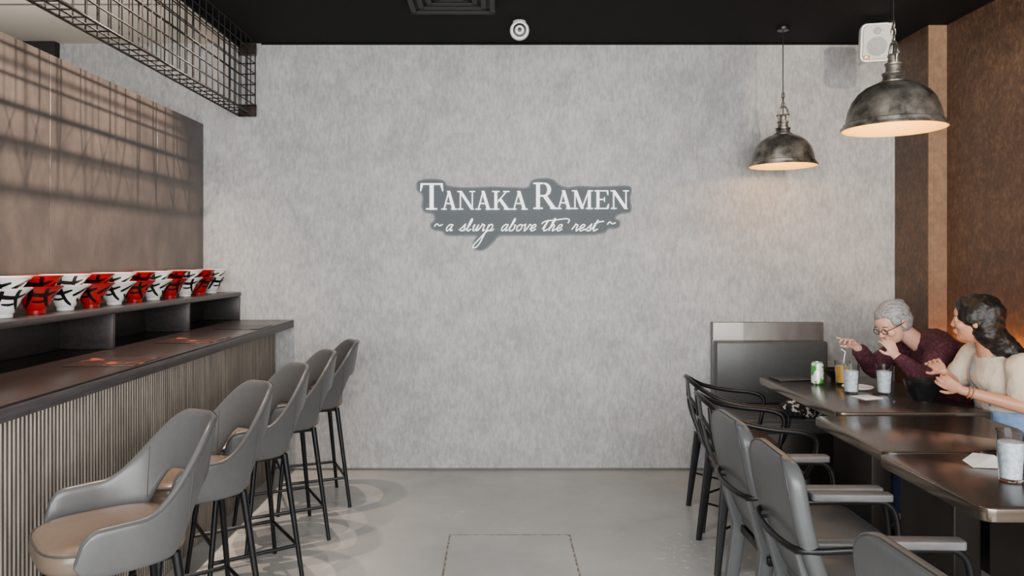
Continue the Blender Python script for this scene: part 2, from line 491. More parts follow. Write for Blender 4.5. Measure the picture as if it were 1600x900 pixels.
# ------------------------------------------------------------------ bar stools
def sm(x):
    x = max(0, min(1, x)); return x * x * (3 - 2 * x)
def make_stool():
    st = root('bar_stool', 'grey leather bar stool with open tub back and black legs', 'bar stool', group='bar stools along the counter')
    bm = bmesh.new()
    rings = []
    def sup(z, s):
        out = []
        for k in range(36):
            a = 2 * math.pi * k / 36
            c, s_ = math.cos(a), math.sin(a)
            e = .62
            out.append((.235 * s * math.copysign(abs(c) ** e, c) + .012, .225 * s * math.copysign(abs(s_) ** e, s_), z))
        return out
    for z, s in ((.575, .9), (.585, .97), (.60, 1.0), (.625, 1.0), (.642, .97), (.652, .9), (.657, .75), (.66, .5), (.661, .2)):
        rings.append(sup(z, s))
    loft_bm(bm, rings)
    finish(bm, 'seat', 'leather2', st, ang=60)
    bm = bmesh.new(); tube_bm(bm, [V(p) for p in sup(.640, .985)], .003, 6, True); finish(bm, 'seat_piping', 'seam', st)
    R = .25; n = 56
    arc = math.pi * R; straight = .17
    tot = arc + 2 * straight
    bm = bmesh.new(); rings = []
    seam = []; vs = []
    for i in range(n + 1):
        s = -tot / 2 + tot * i / n
        f = abs(s) / (tot / 2)
        if abs(s) <= arc / 2:
            a = s / R
            px, py = -R * math.cos(a), R * math.sin(a)
            nx, ny = -math.cos(a), math.sin(a)
        else:
            d = abs(s) - arc / 2
            px, py = d, math.copysign(R, s)
            nx, ny = 0, math.copysign(1, s)
        ztop = .955 - .215 * sm((f - .16) / .50) - .02 * f
        zlow = .755 - .17 * sm((f - .24) / .24)
        ef = max(0, (f - .88) / .12)
        rr = math.sqrt(max(0.02, 1 - ef * ef))
        mid = .5 * (ztop + zlow); hz = .5 * (ztop - zlow)
        zt = mid - (1 - rr) * hz * .35 + hz * rr; zl = mid - (1 - rr) * hz * .35 - hz * rr
        th = .0165 * (.55 + .45 * rr)
        ring = []
        fl = lambda z: .02 + (z - .62) * (.14 * (1 - f) + .06)
        for j in range(20):
            b = 2 * math.pi * j / 20
            c_, s_ = math.cos(b), math.sin(b)
            vv = math.copysign(abs(s_) ** .35, s_); uu = math.copysign(abs(c_) ** .8, c_)
            z = (zt + zl) / 2 + (zt - zl) / 2 * vv
            off = uu * th + fl(z)
            ring.append((px + nx * off, py + ny * off, z))
        rings.append(ring)
        seam.append((px + nx * (fl(zt) + th * .9), py + ny * (fl(zt) + th * .9), zt - .006))
        if i in (17, 39):
            vs.append([(px + nx * (fl(z) + th), py + ny * (fl(z) + th), z) for z in [zl + (zt - zl) * k / 8 for k in range(1, 8)]])
            vs.append([(px + nx * (fl(z) - th), py + ny * (fl(z) - th), z) for z in [zl + (zt - zl) * k / 8 for k in range(1, 8)]])
    loft_bm(bm, rings)
    finish(bm, 'backrest', 'leather', st, ang=70)
    bm = bmesh.new(); tube_bm(bm, seam, .0024, 6)
    for q in vs: tube_bm(bm, q, .0018, 6)
    finish(bm, 'piping', 'seam', st)
    box('seat_frame', (.01, 0, .565), (.33, .33, .02), 'steel', .004, st)
    for sx in (1, -1):
        for sy in (1, -1):
            tube('leg', [(.165 * sx, .165 * sy, .575), (.24 * sx, .24 * sy, 0)], .0165, 'steel', st, r2=.0115)
    bm = bmesh.new()
    q = .165 + (.075) * (.575 - .24) / .575
    q2 = .165 + (.075) * (.575 - .17) / .575
    tube_bm(bm, [(q, -q, .24), (q, q, .24)], .0095)
    tube_bm(bm, [(-q2, -q2, .17), (-q2, q2, .17)], .0085)
    for s in (1, -1): tube_bm(bm, [(-q2, s * q2, .17), (q2, s * q2, .17)], .0085)
    finish(bm, 'footrest', 'steel', st)
    scale_children(st, .85, .85, 1)
    return st
st = make_stool()
poss = [(-1.165, 2.23, 220), (-1.165, 2.82, 218), (-1.16, 3.36, 214), (-1.155, 3.90, 208), (-1.14, 4.43, 203)]
for i, (x, y, a) in enumerate(poss):
    if i == 0: st.location = (x, y, 0); st.rotation_euler = (0, 0, math.radians(a))
    else: dup(st, (x, y, 0), math.radians(a))

# ------------------------------------------------------------------ padded arm chairs
def make_padded():
    ch = root('padded_armchair', 'grey padded dining armchair with black tube frame and oak armrests', 'chair', group='padded armchairs at the tables')
    bm = bmesh.new(); slab_bm(bm, .43, .41, .41, .475, .07, .02, .04, 0, dome=.012)
    finish(bm, 'seat', 'leatherc', ch)
    bm = bmesh.new(); rings = []; e1 = []; e2 = []
    ts = [k / 16 * .84 for k in range(17)] + [.84 + .16 * math.sin(math.pi / 2 * k / 9) for k in range(1, 10)]
    for t in ts:
        z = .43 + .435 * t
        x = -.150 - .115 * t - .02 * math.sin(math.pi * t)
        w = .385 + .02 * math.sin(math.pi * t)
        th = .054
        if t > .84:
            e = (t - .84) / .16; s = math.sqrt(max(.0, 1 - e * e)); w = w - .15 * (1 - s); th = th * (.30 + .70 * math.sqrt(s) if s > 0 else .30)
        if t < .08: th = th * (.5 + .5 * t / .08)
        rings.append([(x + a, b, z) for a, b in rrect(th, w, min(th * .45, .024), 5)])
        if t >= .06:
            e1.append((x - th / 2 + .001, w / 2 - .020, z)); e2.append((x - th / 2 + .001, -w / 2 + .020, z))
    loft_bm(bm, rings)
    finish(bm, 'backrest', 'leatherc', ch, ang=60)
    tube('piping', e1 + e2[::-1], .0026, 'seam', ch, 6)
    pts = [(.235, -.205, 0), (.225, -.205, .35), (.215, -.205, .56), (.185, -.205, .625), (.12, -.205, .635), (-.10, -.205, .63), (-.22, -.195, .62), (-.265, -.15, .615), (-.28, 0, .612)]
    pts = pts + [(x, -y, z) for x, y, z in pts[-2::-1]]
    tube('arm_frame', pts, .0105, 'steel', ch, smoothn=5)
    for s in (1, -1):
        bm = bmesh.new(); slab_bm(bm, .27, .048, .640, .664, .012, .004, .06, s * .205)
        finish(bm, 'armrest', 'armwood', ch)
        bm = bmesh.new()
        rings = []
        for z, x, w in ((0, -.24, .04), (.2, -.21, .05), (.42, -.18, .055), (.60, -.235, .045)):
            rings.append([(x + a, s * .15 + b, z) for a, b in rrect(w, .032, .006, 3)])
        loft_bm(bm, rings); finish(bm, 'rear_leg', 'leatherc', ch)
    bm = bmesh.new()
    for s in (1, -1): bbox(bm, (0.01, s * .18, .395), (.40, .02, .03), .004)
    for xx in (.2, -.17): bbox(bm, (xx, 0, .395), (.02, .38, .03), .004)
    finish(bm, 'seat_frame', 'steel', ch)
    return ch
pc = make_padded()
pc.location = (1.125, 2.76, 0)
dup(pc, (1.115, 2.285, 0), math.radians(-2))
dup(pc, (1.075, 1.47, 0), math.radians(3))

# ------------------------------------------------------------------ metal chairs
def make_metal():
    ch = root('metal_armchair', 'black tubular steel armchair with wooden seat and hoop back', 'chair', group='steel armchairs at the far table')
    bm = bmesh.new(); slab_bm(bm, .38, .38, .44, .462, .05, .005)
    finish(bm, 'seat', 'brownwood', ch)
    pts = [(.17, -.20, .45), (.20, -.235, .54), (.21, -.24, .63), (.15, -.245, .665), (.0, -.245, .68), (-.14, -.225, .71), (-.24, -.15, .765), (-.27, 0, .79)]
    pts = pts + [(x, -y, z) for x, y, z in pts[-2::-1]]
    tube('arm_hoop', pts, .0125, 'steel', ch, smoothn=6)
    pts = [(-.10, -.20, .46), (-.19, -.205, .56), (-.235, -.15, .64), (-.25, 0, .67)]
    pts = pts + [(x, -y, z) for x, y, z in pts[-2::-1]]
    tube('back_rail', pts, .010, 'steel', ch, smoothn=6)
    bm = bmesh.new()
    rings = []
    for z, x, w in ((.45, -.185, .09), (.56, -.225, .08), (.68, -.255, .075), (.785, -.268, .085)):
        rings.append([(x + a, b, z) for a, b in rrect(.006, w, .002, 2)])
    loft_bm(bm, rings); finish(bm, 'back_splat', 'steel', ch)
    for s in (1, -1):
        tube('back_bar', catmull([(-.18, s * .14, .45), (-.23, s * .15, .6), (-.245, s * .14, .755)], 5), .009, 'steel', ch)
    bm = bmesh.new()
    for s in (1, -1): bbox(bm, (0, s * .18, .43), (.37, .012, .035), .003)
    for xx in (.18, -.18): bbox(bm, (xx, 0, .43), (.012, .37, .035), .003)
    finish(bm, 'seat_frame', 'steel', ch)
    for sx in (1, -1):
        for sy in (1, -1):
            bm = bmesh.new(); rings = []
            for t in (0, .5, 1):
                w = .046 - .018 * t
                rings.append([((.175 + .05 * t) * sx + a, (.175 + .04 * t) * sy + b, .445 * (1 - t)) for a, b in rrect(w, w * .8, .006, 2)])
            loft_bm(bm, rings); finish(bm, 'leg', 'steel', ch)
    bm = bmesh.new()
    a, b = .205, .2
    tube_bm(bm, [(a, b, .2), (-a, -b, .2)], .006); tube_bm(bm, [(a, -b, .2), (-a, b, .2)], .006)
    finish(bm, 'cross_brace', 'steel', ch)
    return ch
mc = make_metal()
mc.location = (1.32, 4.12, 0); mc.rotation_euler = (0, 0, math.radians(-5))
dup(mc, (1.24, 3.59, 0), math.radians(-4))

# ------------------------------------------------------------------ tables
def make_table(x0, x1, y0, y1, label):
    t = root('dining_table', label, 'table', ((x0 + x1) / 2, (y0 + y1) / 2, 0), group='dark restaurant tables')
    w, d = x1 - x0, y1 - y0
    slab('tabletop', w - .006, d - .006, .72, .75, .035, 'table', t, .003)
    slab('edge_band', w, d, .710, .748, .038, 'bronze', t, .002)
    slab('pedestal', .11, min(.42, d * .6), .02, .712, .012, 'bronzed', t, .003)
    slab('base_plate', .36, min(.5, d * .75), 0, .018, .02, 'bronzed', t, .004)
    return t
make_table(1.545, 2.27, 3.37, 4.42, 'dark laminate table with bronze edge, set with drinks and bowls')
make_table(1.40, 2.15, 2.675, 3.30, 'empty dark laminate table with bronze metal edge')
make_table(1.36, 2.12, 2.075, 2.665, 'dark laminate table with bronze edge, holding water glass and napkin')

# ------------------------------------------------------------------ benches
b1 = root('booth_bench', 'charcoal vinyl booth bench against the grey wall', 'bench', (1.83, 4.85, 0))
slab('seat_cushion', .70, .52, .40, .485, .04, 'leatherd', b1, .02, cx=-.03, cy=-.17)
box('bench_base', (-.02, -.17, .20), (.66, .44, .40), 'bronzed', .004, b1)
bm = bmesh.new(); bbox(bm, (-.005, .135, .69), (.75, .085, .42), .016, 4)
finish(bm, 'backrest', 'leatherd', b1)
box('rear_panel', (0, .205, .51), (.755, .05, 1.02), 'ledge', .003, b1)
box('pale_ledge', (-.275, .172, .96), (.205, .014, .12), 'ledgel', .003, b1)

b2 = root('booth_bench', 'long dark vinyl booth bench along the rust coloured wall', 'bench', (2.45, 3.0, 0))
for k, yc in enumerate((-1.35, -.45, .45, 1.30)):
    bm = bmesh.new(); slab_bm(bm, .44, .86, .40, .485, .03, .02, -.02, yc)
    finish(bm, 'seat_cushion', 'leatherd', b2)
    bm = bmesh.new(); bbox(bm, (.20, yc, .72), (.09, .86, .46), .028, 4)
    finish(bm, 'backrest', 'leatherd', b2)
box('bench_base', (.0, 0, .20), (.40, 3.5, .40), 'bronzed', .004, b2)
box('rear_panel', (.268, 0, .48), (.04, 3.5, .96), 'bronzed', .004, b2)
box('led_strip', (.31, 0, .945), (.012, 3.3, .012), 'led', .001, b2)
box('strip_shelf', (.337, 0, .915), (.10, 3.4, .01), 'dark', .001, b2)

# ------------------------------------------------------------------ pendant lamps
def make_lamp():
    lp = root('pendant_lamp', 'aged pewter dome pendant lamp with lit cream interior', 'pendant lamp', group='dome pendants over the tables')
    out = [(.236, 0), (.238, .004), (.236, .012), (.226, .014), (.224, .03), (.216, .034), (.213, .05), (.205, .09), (.188, .13), (.16, .166), (.125, .192), (.085, .209), (.062, .214)]
    inn = [(.058, .206), (.12, .184), (.155, .158), (.182, .124), (.198, .088), (.207, .05), (.218, .016), (.230, .0)]
    n = 56
    rings = [[(r * math.cos(2 * math.pi * k / n), r * math.sin(2 * math.pi * k / n), z) for k in range(n)] for r, z in out + inn]
    bm = bmesh.new()
    loft_bm(bm, rings, False, True)
    o = finish(bm, 'lamp_shade', 'lampmetal', lp, ang=30)
    o.data.materials.append(M_['lampin'])
    for p in o.data.polygons:
        if p.index // n >= len(out): p.material_index = 1
    lathe('neck', [(.001, .21), (.066, .21), (.068, .218), (.05, .226), (.047, .245), (.052, .25), (.052, .258), (.036, .262), (.034, .29), (.04, .294), (.04, .302), (.026, .306), (.024, .335), (.001, .337)], 'lampmetal', lp, 32)
    bm = bmesh.new()
    tube_bm(bm, catmull([(0, -.03, .325), (0, -.036, .36), (0, -.02, .395), (0, 0, .40), (0, .02, .395), (0, .036, .36), (0, .03, .325)], 5), .006, 8)
    tube_bm(bm, [(0, -.045, .345), (0, .045, .345)], .008, 8)
    tube_bm(bm, [(0, -.028, .30), (0, -.028, .35)], .007, 8); tube_bm(bm, [(0, .028, .30), (0, .028, .35)], .007, 8)
    finish(bm, 'yoke', 'lampmetal', lp)
    bm = bmesh.new()
    for k, zz in enumerate((.415, .447, .479)):
        pts = []
        for i in range(14):
            a = 2 * math.pi * i / 14
            u, w = .011 * math.cos(a), .021 * math.sin(a)
            pts.append((u if k % 2 else 0, 0 if k % 2 else u, zz + w))
        tube_bm(bm, pts, .0035, 6, True)
    finish(bm, 'chain', 'lampmetal', lp)
    scale_children(lp, .89, .89, .95)
    return lp
def lamp_finish(lp, z):
    tube('cord', [(0, 0, .31), (0.003, 0, .40), (0, 0, .5), (0, 0, H - z)], .0035, 'blackp', lp)
    lathe('ceiling_rose', [(.001, H - z - .02), (.035, H - z - .02), (.04, H - z - .012), (.04, H - z - .001), (.001, H - z - .001)], 'blackp', lp, 28)
    bm = bmesh.new()
    lathe_bm(bm, [(.001, .055), (.03, .06), (.042, .085), (.038, .115), (.022, .15), (.018, .185), (.001, .19)], 24)
    finish(bm, 'bulb', 'glow', lp)
    ld = bpy.data.lights.new('lamp_light', 'POINT'); ld.energy = 6; ld.color = (1, .68, .32); ld.shadow_soft_size = .03
    lo = bpy.data.objects.new('lamp_light', ld); C.objects.link(lo); lo.parent = lp; lo.location = (0, 0, .045)
lp1 = make_lamp(); lp1.location = (1.717, 3.22, 2.015)
lp2 = dup(lp1, (1.82, 4.74, 2.045), .9)
lamp_finish(lp1, 2.015); lamp_finish(lp2, 2.045)

# ------------------------------------------------------------------ ceiling devices
sc = root('security_camera', 'white round security camera on the black ceiling', 'security camera', (.126, 4.62, 2.875))
lathe('mount_ring', [(.001, .06), (.040, .06), (.040, .045), (.030, .02), (.001, .015)], 'plastic', sc, 36)
def disc(name, prof, mat):
    o = lathe(name, prof, mat, sc, 40); o.rotation_euler = (math.radians(99), 0, 0); o.location = (0, -.03, -.006)
disc('housing', [(.001, -.05), (.03, -.05), (.05, -.03), (.060, 0), (.059, .018), (.053, .026), (.040, .026), (.001, .024)], 'plastic')
disc('lens_ring', [(.001, .024), (.040, .024), (.041, .029), (.036, .031), (.001, .031)], 'blackp')
disc('lens_hood', [(.001, .030), (.026, .030), (.027, .036), (.017, .038), (.001, .038)], 'plastic')
disc('lens', [(.001, .036), (.012, .036), (.013, .040), (.006, .042), (.001, .042)], 'blackp')

vt = root('ceiling_vent', 'black square air diffuser on the black ceiling', 'air vent', (-.27, 4.12, H))
bm = bmesh.new()
for k in range(4):
    s = .46 - k * .1; z = -.012 - .012 * (3 - k) * .6
    for sx, sy, w, d in ((0, s / 2, s, .03), (0, -s / 2, s, .03), (s / 2, 0, .03, s), (-s / 2, 0, .03, s)):
        bbox(bm, (sx, sy, z), (w + .03 if w > d else w, d, .014), .002, 1)
bbox(bm, (0, 0, -.004), (.47, .47, .008), 0)
finish(bm, 'vent_louvre', pmat('vent_black', (26, 26, 27), .6), vt)

sp = root('wall_speaker', 'white plastic speaker tilted down from a ceiling bracket', 'speaker', (2.33, 4.60, 2.79), math.radians(-12))
R_ = Euler((math.radians(8), 0, 0)).to_matrix()
bm = bmesh.new(); rings = []
for y, s in ((.07, .55), (.05, .75), (0, .95), (-.05, 1.0), (-.065, .97)):
    rings.append([R_ @ V((x * s, y, z * s)) for x, z in rrect(.185, .235, .035, 5)])
loft_bm(bm, rings); finish(bm, 'cabinet', 'plastic', sp, ang=35)
bm = bmesh.new(); rings = []
for y, s in ((-.060, 1.0), (-.070, .99), (-.074, .96)):
    rings.append([R_ @ V((x * s, y, z * s)) for x, z in rrect(.160, .208, .028, 5)])
loft_bm(bm, rings); finish(bm, 'grille', 'grille', sp, ang=35)
for nm, zz, rr in (('woofer', -.025, .058), ('tweeter', .068, .022)):
    o = lathe(nm, [(.001, 0), (rr, 0), (rr, .002), (rr * .92, .003), (rr * .85, .0015), (.001, .001)], 'cone', sp, 36)
    o.rotation_euler = (math.radians(98), 0, 0); o.location = R_ @ V((0, -.0742, zz))
tube('bracket', [(.06, .03, .0), (.115, .06, .02), (.125, .07, .09), (.125, .07, .144)], .012, 'plastic', sp)
bx = box('badge', (0, 0, 0), (.034, .003, .022), pmat('orange_badge', (214, 84, 34), .4), .001, sp); bx.location = R_ @ V((-.056, -.0755, -.088)); bx.rotation_euler = (math.radians(8), 0, 0)
def textmesh(body, size, extr, name, mat, parent, mw):
    cu = bpy.data.curves.new(name, 'FONT'); cu.body = body; cu.size = size; cu.extrude = extr; cu.align_x = 'CENTER'; cu.align_y = 'CENTER'
    t = bpy.data.objects.new('tmp', cu); C.objects.link(t)
    bpy.context.view_layer.update()
    me = bpy.data.meshes.new_from_object(t.evaluated_get(bpy.context.evaluated_depsgraph_get()))
    bpy.data.objects.remove(t)
    me.materials.clear(); me.materials.append(M_[mat])
    o = bpy.data.objects.new(name, me); C.objects.link(o); o.parent = parent; o.matrix_local = mw
    return o
textmesh('JBL', .017, .0005, 'badge_lettering', 'signwhite', sp, Matrix.Translation(R_ @ V((-.056, -.078, -.088))) @ Euler((math.radians(98), 0, 0)).to_matrix().to_4x4())

# ------------------------------------------------------------------ sign
K = 226.9
SX, SZ = (819 - 780) / K, 1.45 + (405 - 335) / K
sg = root('wall_sign', 'slate contour-cut sign with white serif and script lettering', 'sign', (SX, YB - .001, SZ))
def s2(px, py, y=0): return V(((px - 819) / K, y, (335 - py) / K))
outl = [(655, 284), (672, 281), (692, 283), (699, 291), (720, 294), (745, 294), (770, 293), (800, 294), (824, 294), (832, 283), (845, 280), (862, 281), (872, 289), (885, 294), (905, 292), (930, 293), (960, 292), (982, 292), (985, 299), (983, 310), (985, 324), (983, 331), (970, 333), (962, 337), (960, 342), (967, 346), (965, 355), (950, 357), (943, 363), (920, 366), (888, 366), (850, 367), (800, 367), (780, 368), (770, 378), (757, 389), (745, 390), (740, 383), (743, 374), (746, 368), (730, 367), (700, 367), (692, 361), (678, 358), (674, 351), (680, 345), (680, 338), (676, 333), (666, 331), (661, 324), (662, 310), (660, 302), (654, 298), (653, 290)]
def board(name, grow, y0, y1, mat):
    cu = bpy.data.curves.new(name, 'CURVE'); cu.dimensions = '2D'; cu.fill_mode = 'BOTH'
    P = catmull([(x, y, 0) for x, y in outl], 4, True)
    spn = cu.splines.new('POLY'); spn.points.add(len(P) - 1); spn.use_cyclic_u = True
    for i, p in enumerate(P):
        a = P[i - 1]; b = P[(i + 1) % len(P)]
        t = (b - a).normalized(); nn = V((t.y, -t.x, 0)) * grow
        w = s2(p.x + nn.x, p.y + nn.y)
        spn.points[i].co = (w.x, w.z, 0, 1)
    cu.extrude = (y0 - y1) / 2
    t = bpy.data.objects.new('tmp', cu); C.objects.link(t); bpy.context.view_layer.update()
    me = bpy.data.meshes.new_from_object(t.evaluated_get(bpy.context.evaluated_depsgraph_get()))
    bpy.data.objects.remove(t)
    me.materials.clear(); me.materials.append(M_[mat])
    o = bpy.data.objects.new(name, me); C.objects.link(o); o.parent = sg
    o.rotation_euler = (math.radians(90), 0, 0); o.location = (0, (y0 + y1) / 2, 0)
    return o
board('sign_rim', 1.2, 0, -.016, 'signrim')
board('sign_board', -1.2, -.014, -.020, 'signback')
def Q(x0, y0, x1, y1): return [(x0, y0), (x1, y0), (x1, y1), (x0, y1)]
def D(x0, y0, x1, y1, w): return [(x0 - w / 2, y0), (x0 + w / 2, y0), (x1 + w / 2, y1), (x1 - w / 2, y1)]
sf = .055
def arcring(cx, cy, rx, ry, tx, ty, n=10):
    out = []
    for i in range(n):
        a0 = -math.pi / 2 + math.pi * i / n; a1 = -math.pi / 2 + math.pi * (i + 1) / n
        out.append([(cx + rx * math.cos(a0), cy + ry * math.sin(a0)), (cx + rx * math.cos(a1), cy + ry * math.sin(a1)), (cx + (rx - tx) * math.cos(a1), cy + (ry - ty) * math.sin(a1)), (cx + (rx - tx) * math.cos(a0), cy + (ry - ty) * math.sin(a0))])
    return out
G = {
 'T': (.92, [Q(.02, .94, .90, 1), Q(.38, 0, .54, .97), Q(.24, 0, .68, sf), [(.0, .70), (.04, .70), (.12, .95), (.02, .98)], [(.92, .70), (.88, .70), (.80, .95), (.90, .98)]]),
 'A': (.98, [D(.17, 0, .48, 1, .075), D(.80, 0, .46, 1, .19), Q(.26, .30, .66, .36), Q(.0, 0, .34, sf), Q(.62, 0, 1.0, sf)]),
 'N': (1.04, [Q(.14, 0, .205, .98), D(.87, 0, .16, 1, .19), Q(.83, .05, .895, 1), Q(0, .945, .24, 1), Q(.02, 0, .34, sf), Q(.70, .945, 1.02, 1)]),
 'K': (.98, [Q(.12, 0, .28, 1), Q(0, .945, .40, 1), Q(0, 0, .40, sf), D(.27, .38, .78, .97, .08), Q(.60, .945, .94, 1), D(.84, 0, .43, .56, .2), Q(.64, 0, 1.02, sf)]),
 'R': (.98, [Q(.12, 0, .28, 1), Q(0, .945, .42, 1), Q(0, 0, .40, sf), Q(.28, .47, .46, .53)] + arcring(.45, .735, .30, .265, .16, .06) + [D(.88, 0, .48, .50, .2), Q(.72, 0, 1.0, sf)]),
 'M': (1.22, [Q(.14, 0, .205, .98), D(.60, .02, .20, 1, .18), D(.58, .02, .97, 1, .075), Q(.92, 0, 1.08, 1), Q(0, .945, .26, 1), Q(.02, 0, .34, sf), Q(.80, 0, 1.2, sf), Q(.95, .945, 1.2, 1)]),
 'E': (.84, [Q(.12, 0, .28, 1), Q(0, .945, .76, 1), Q(0, 0, .78, sf), Q(.28, .48, .58, .54), Q(.55, .38, .59, .64), [(.79, .74), (.75, .74), (.68, .96), (.78, .98)], [(.82, .28), (.78, .28), (.68, .04), (.80, .02)]]),
}
bm = bmesh.new(); cnt = 0
def glyph(ch, x0, x1, ybase, ytop):
    global cnt
    w, polys = G[ch]
    sx = (x1 - x0) / w; sy = (ybase - ytop)
    for p in polys:
        cnt += 1
        y = -.030 - (cnt % 13) * .00006
        fr = [s2(x0 + a * sx, ybase - b * sy, y) for a, b in p]
        bk = [q + V((0, .0105, 0)) for q in fr]
        f = [bm.verts.new(q) for q in fr]; b = [bm.verts.new(q) for q in bk]
        bm.faces.new(f); bm.faces.new(b[::-1])
        for i in range(len(f)):
            j = (i + 1) % len(f); bm.faces.new((f[i], b[i], b[j], f[j]))
for ch, a, b, yb, yt in (('T', 657, 693, 328, 287), ('A', 690, 714, 328, 299), ('N', 715, 743, 328, 299), ('A', 743, 768, 328, 299), ('K', 769, 797, 328, 299), ('A', 798, 824, 328, 299),
                         ('R', 833, 869, 327, 286), ('A', 868, 893, 327, 298), ('M', 893, 926, 327, 298), ('E', 928, 951, 327, 298), ('N', 953, 982, 327, 298)):
    glyph(ch, a, b, yb, yt)
finish(bm, 'serif_lettering', 'signwhite', sg, smooth=False)
LT = {
 'a': [[(8, 9), (4.5, 10), (1, 6), (1, 2), (3, 0), (6, 3), (8.5, 9)], [(8.5, 10), (7.3, 3), (8.5, 0), (11, 2)]],
 's': [[(-1, 1), (3, 6), (6, 11), (5.6, 8), (6.6, 3.5), (4.5, 0), (1.5, .8)], [(4.5, 0), (8, 1.5)]],
 'l': [[(0, 1.5), (3.5, 8), (5, 16), (3.8, 19), (2.4, 15), (2, 6), (3, 1), (5, 0), (8, 3)]],
 'u': [[(0, 6), (1.6, 10), (1, 3), (2.8, 0), (5.5, 3), (7.5, 10)], [(7.5, 10), (6.7, 3), (7.8, 0), (11, 3)]],
 'r': [[(-1, 2), (1.5, 8), (2, 11), (3.5, 9.5), (6, 9), (5.6, 4), (6.6, 0), (9, 2)]],
 'p': [[(2.5, 10), (1.8, 2), (.5, -8), (-1.0, -18), (-4, -25), (-9, -26), (-9, -21), (-4, -12), (1, -3), (5, 1)], [(2, 4), (4.5, 9.5), (8, 9.5), (9, 5), (6.5, .5), (2.5, 1.5)], [(7, .5), (10, .5), (13, 3)]],
 'b': [[(0, 3), (3.5, 12), (4.5, 17), (3, 19), (1.5, 10), (1, 2), (3, 0), (7, 1.5), (7.6, 6), (6.6, 9), (9.5, 8)]],
 'o': [[(5, 10), (1.3, 7.5), (1, 2.5), (4, 0), (7.5, 2.5), (7.6, 7.5), (5, 10), (7.5, 8.8), (11, 9)]],
 'v': [[(0, 9), (1.5, 10), (2.8, 0), (6, 4), (8, 10), (11, 8)]],
 'e': [[(-1, 3), (5, 5), (7, 8), (4.8, 10), (1.4, 7.5), (1, 2.5), (3.8, 0), (9, 3)]],
 't': [[(-1, 3), (3.5, 17), (2, 8), (1.5, 2), (3.2, 0), (8, 3)]],
 'h': [[(0, 3), (4, 13), (4.5, 18), (3, 19), (1.6, 10), (1, 0)], [(1.3, 4), (4.5, 9.5), (6.8, 8), (6, 2), (7, 0), (11, 3)]],
}
strokes = [[(679, 354), (683, 350), (687, 353), (692, 351)], [(948, 351), (952, 347), (956, 350), (961, 348)],
           [(846, 350), (852, 346), (868, 344), (884, 342), (889, 344), (887, 349)], [(928, 350), (936, 347), (943, 346)]]
def put(ch, x, y=361):
    for s_ in LT[ch]: strokes.append([(x + a + b * .38, y - b) for a, b in s_])
for ch, x in (('a', 696), ('s', 718), ('l', 727), ('u', 737), ('r', 748), ('p', 758),
              ('a', 782), ('b', 794), ('o', 805), ('v', 816), ('e', 827),
              ('t', 847), ('h', 856), ('e', 868), ('r', 893), ('e', 903), ('s', 914), ('t', 924)):
    put(ch, x)
bm = bmesh.new()
for i, s_ in enumerate(strokes):
    P = [s2(p.x, p.y, -.0225 - .00008 * i) for p in catmull([(x, y, 0) for x, y in s_], 5)]
    tube_bm(bm, P, .0040, 7)
finish(bm, 'script_lettering', 'signwhite', sg, ang=80)

# ------------------------------------------------------------------ table ware
TZ = .7502
def tumbler(x, y, fill='ice', label='clear tumbler of iced water on the table', h=.150):
    g = lathe('tumbler', [(.001, 0), (.031, 0), (.033, .003), (.042, h), (.0395, h), (.0305, .008), (.001, .008)], 'glass')
    g.location = (x, y, TZ); tag(g, label, 'glass', 'drinking glasses')
    lathe('drink', [(.001, .0095), (.0295, .0095), (.0365, h * .78), (.02, h * .80), (.001, h * .79)], fill, g, 28)
    return g
tumbler(1.843, 3.87); tumbler(2.005, 3.85)
g = tumbler(1.925, 4.15, 'juice', 'tumbler of orange juice with a straw', .13)
bm = bmesh.new(); tube_bm(bm, [(.0, 0, .02), (.012, 0, .15), (.018, 0, .18), (-.005, 0, .195)], .003, 8); finish(bm, 'straw', 'paper', g)
tumbler(1.62, 2.34, h=.158)
cn = root('soda_can', 'green and white drink can on the far table', 'can', (1.786, 4.15, TZ))
lathe('can_body', [(.001, 0), (.024, 0), (.033, .008), (.033, .108), (.027, .12)], 'cangreen', cn)
lathe('can_lid', [(.027, .119), (.0275, .123), (.025, .123), (.024, .119), (.001, .119)], 'alu', cn)
def bowlat(x, y, r, h, mat, label):
    o = lathe('soup_bowl', [(.001, 0), (r * .5, 0), (r * .52, h * .1), (r * .8, h * .45), (r * .97, h * .9), (r, h), (r * .95, h), (r * .75, h * .45), (r * .4, h * .15), (.001, h * .14)], mat)
    o.location = (x, y, TZ); tag(o, label, 'bowl', 'bowls on the far table')
    return o
bowlat(2.10, 3.66, .09, .10, 'darkbowl', 'black ridged soup bowl in front of the seated person')
bowlat(1.98, 4.31, .085, .06, 'darkbowl', 'shallow black bowl on the far table')
def plate(x, y, r, label, mat='white'):
    o = lathe('plate', [(.001, .0), (r * .6, 0), (r * .97, .012), (r, .015), (r * .97, .017), (r * .6, .006), (.001, .005)], mat)
    o.location = (x, y, TZ); tag(o, label, 'plate', 'plates on the tables'); return o
plate(1.93, 3.98, .08, 'small white plate between the water glasses')
plate(1.76, 2.58, .07, 'small dark plate beside the napkin', 'darkbowl')
for dx in (0, .012):
    o = tube('chopstick', [(-.10, 0, .0), (.11, 0, .0)], .0035, 'blackp', r2=.002); o.location = (1.96 + dx, 3.70 + dx, TZ + .0036); o.rotation_euler = (0, 0, 1.2)
    tag(o, 'black lacquer chopstick lying on the table', 'chopstick', 'chopsticks on the far table')
o = box('menu_card', (0, 0, .003), (.20, .14, .006), 'blackp', .001); o.location = (1.70, 4.31, TZ); o.rotation_euler = (0, 0, .1); tag(o, 'closed black menu lying on the far table', 'menu')
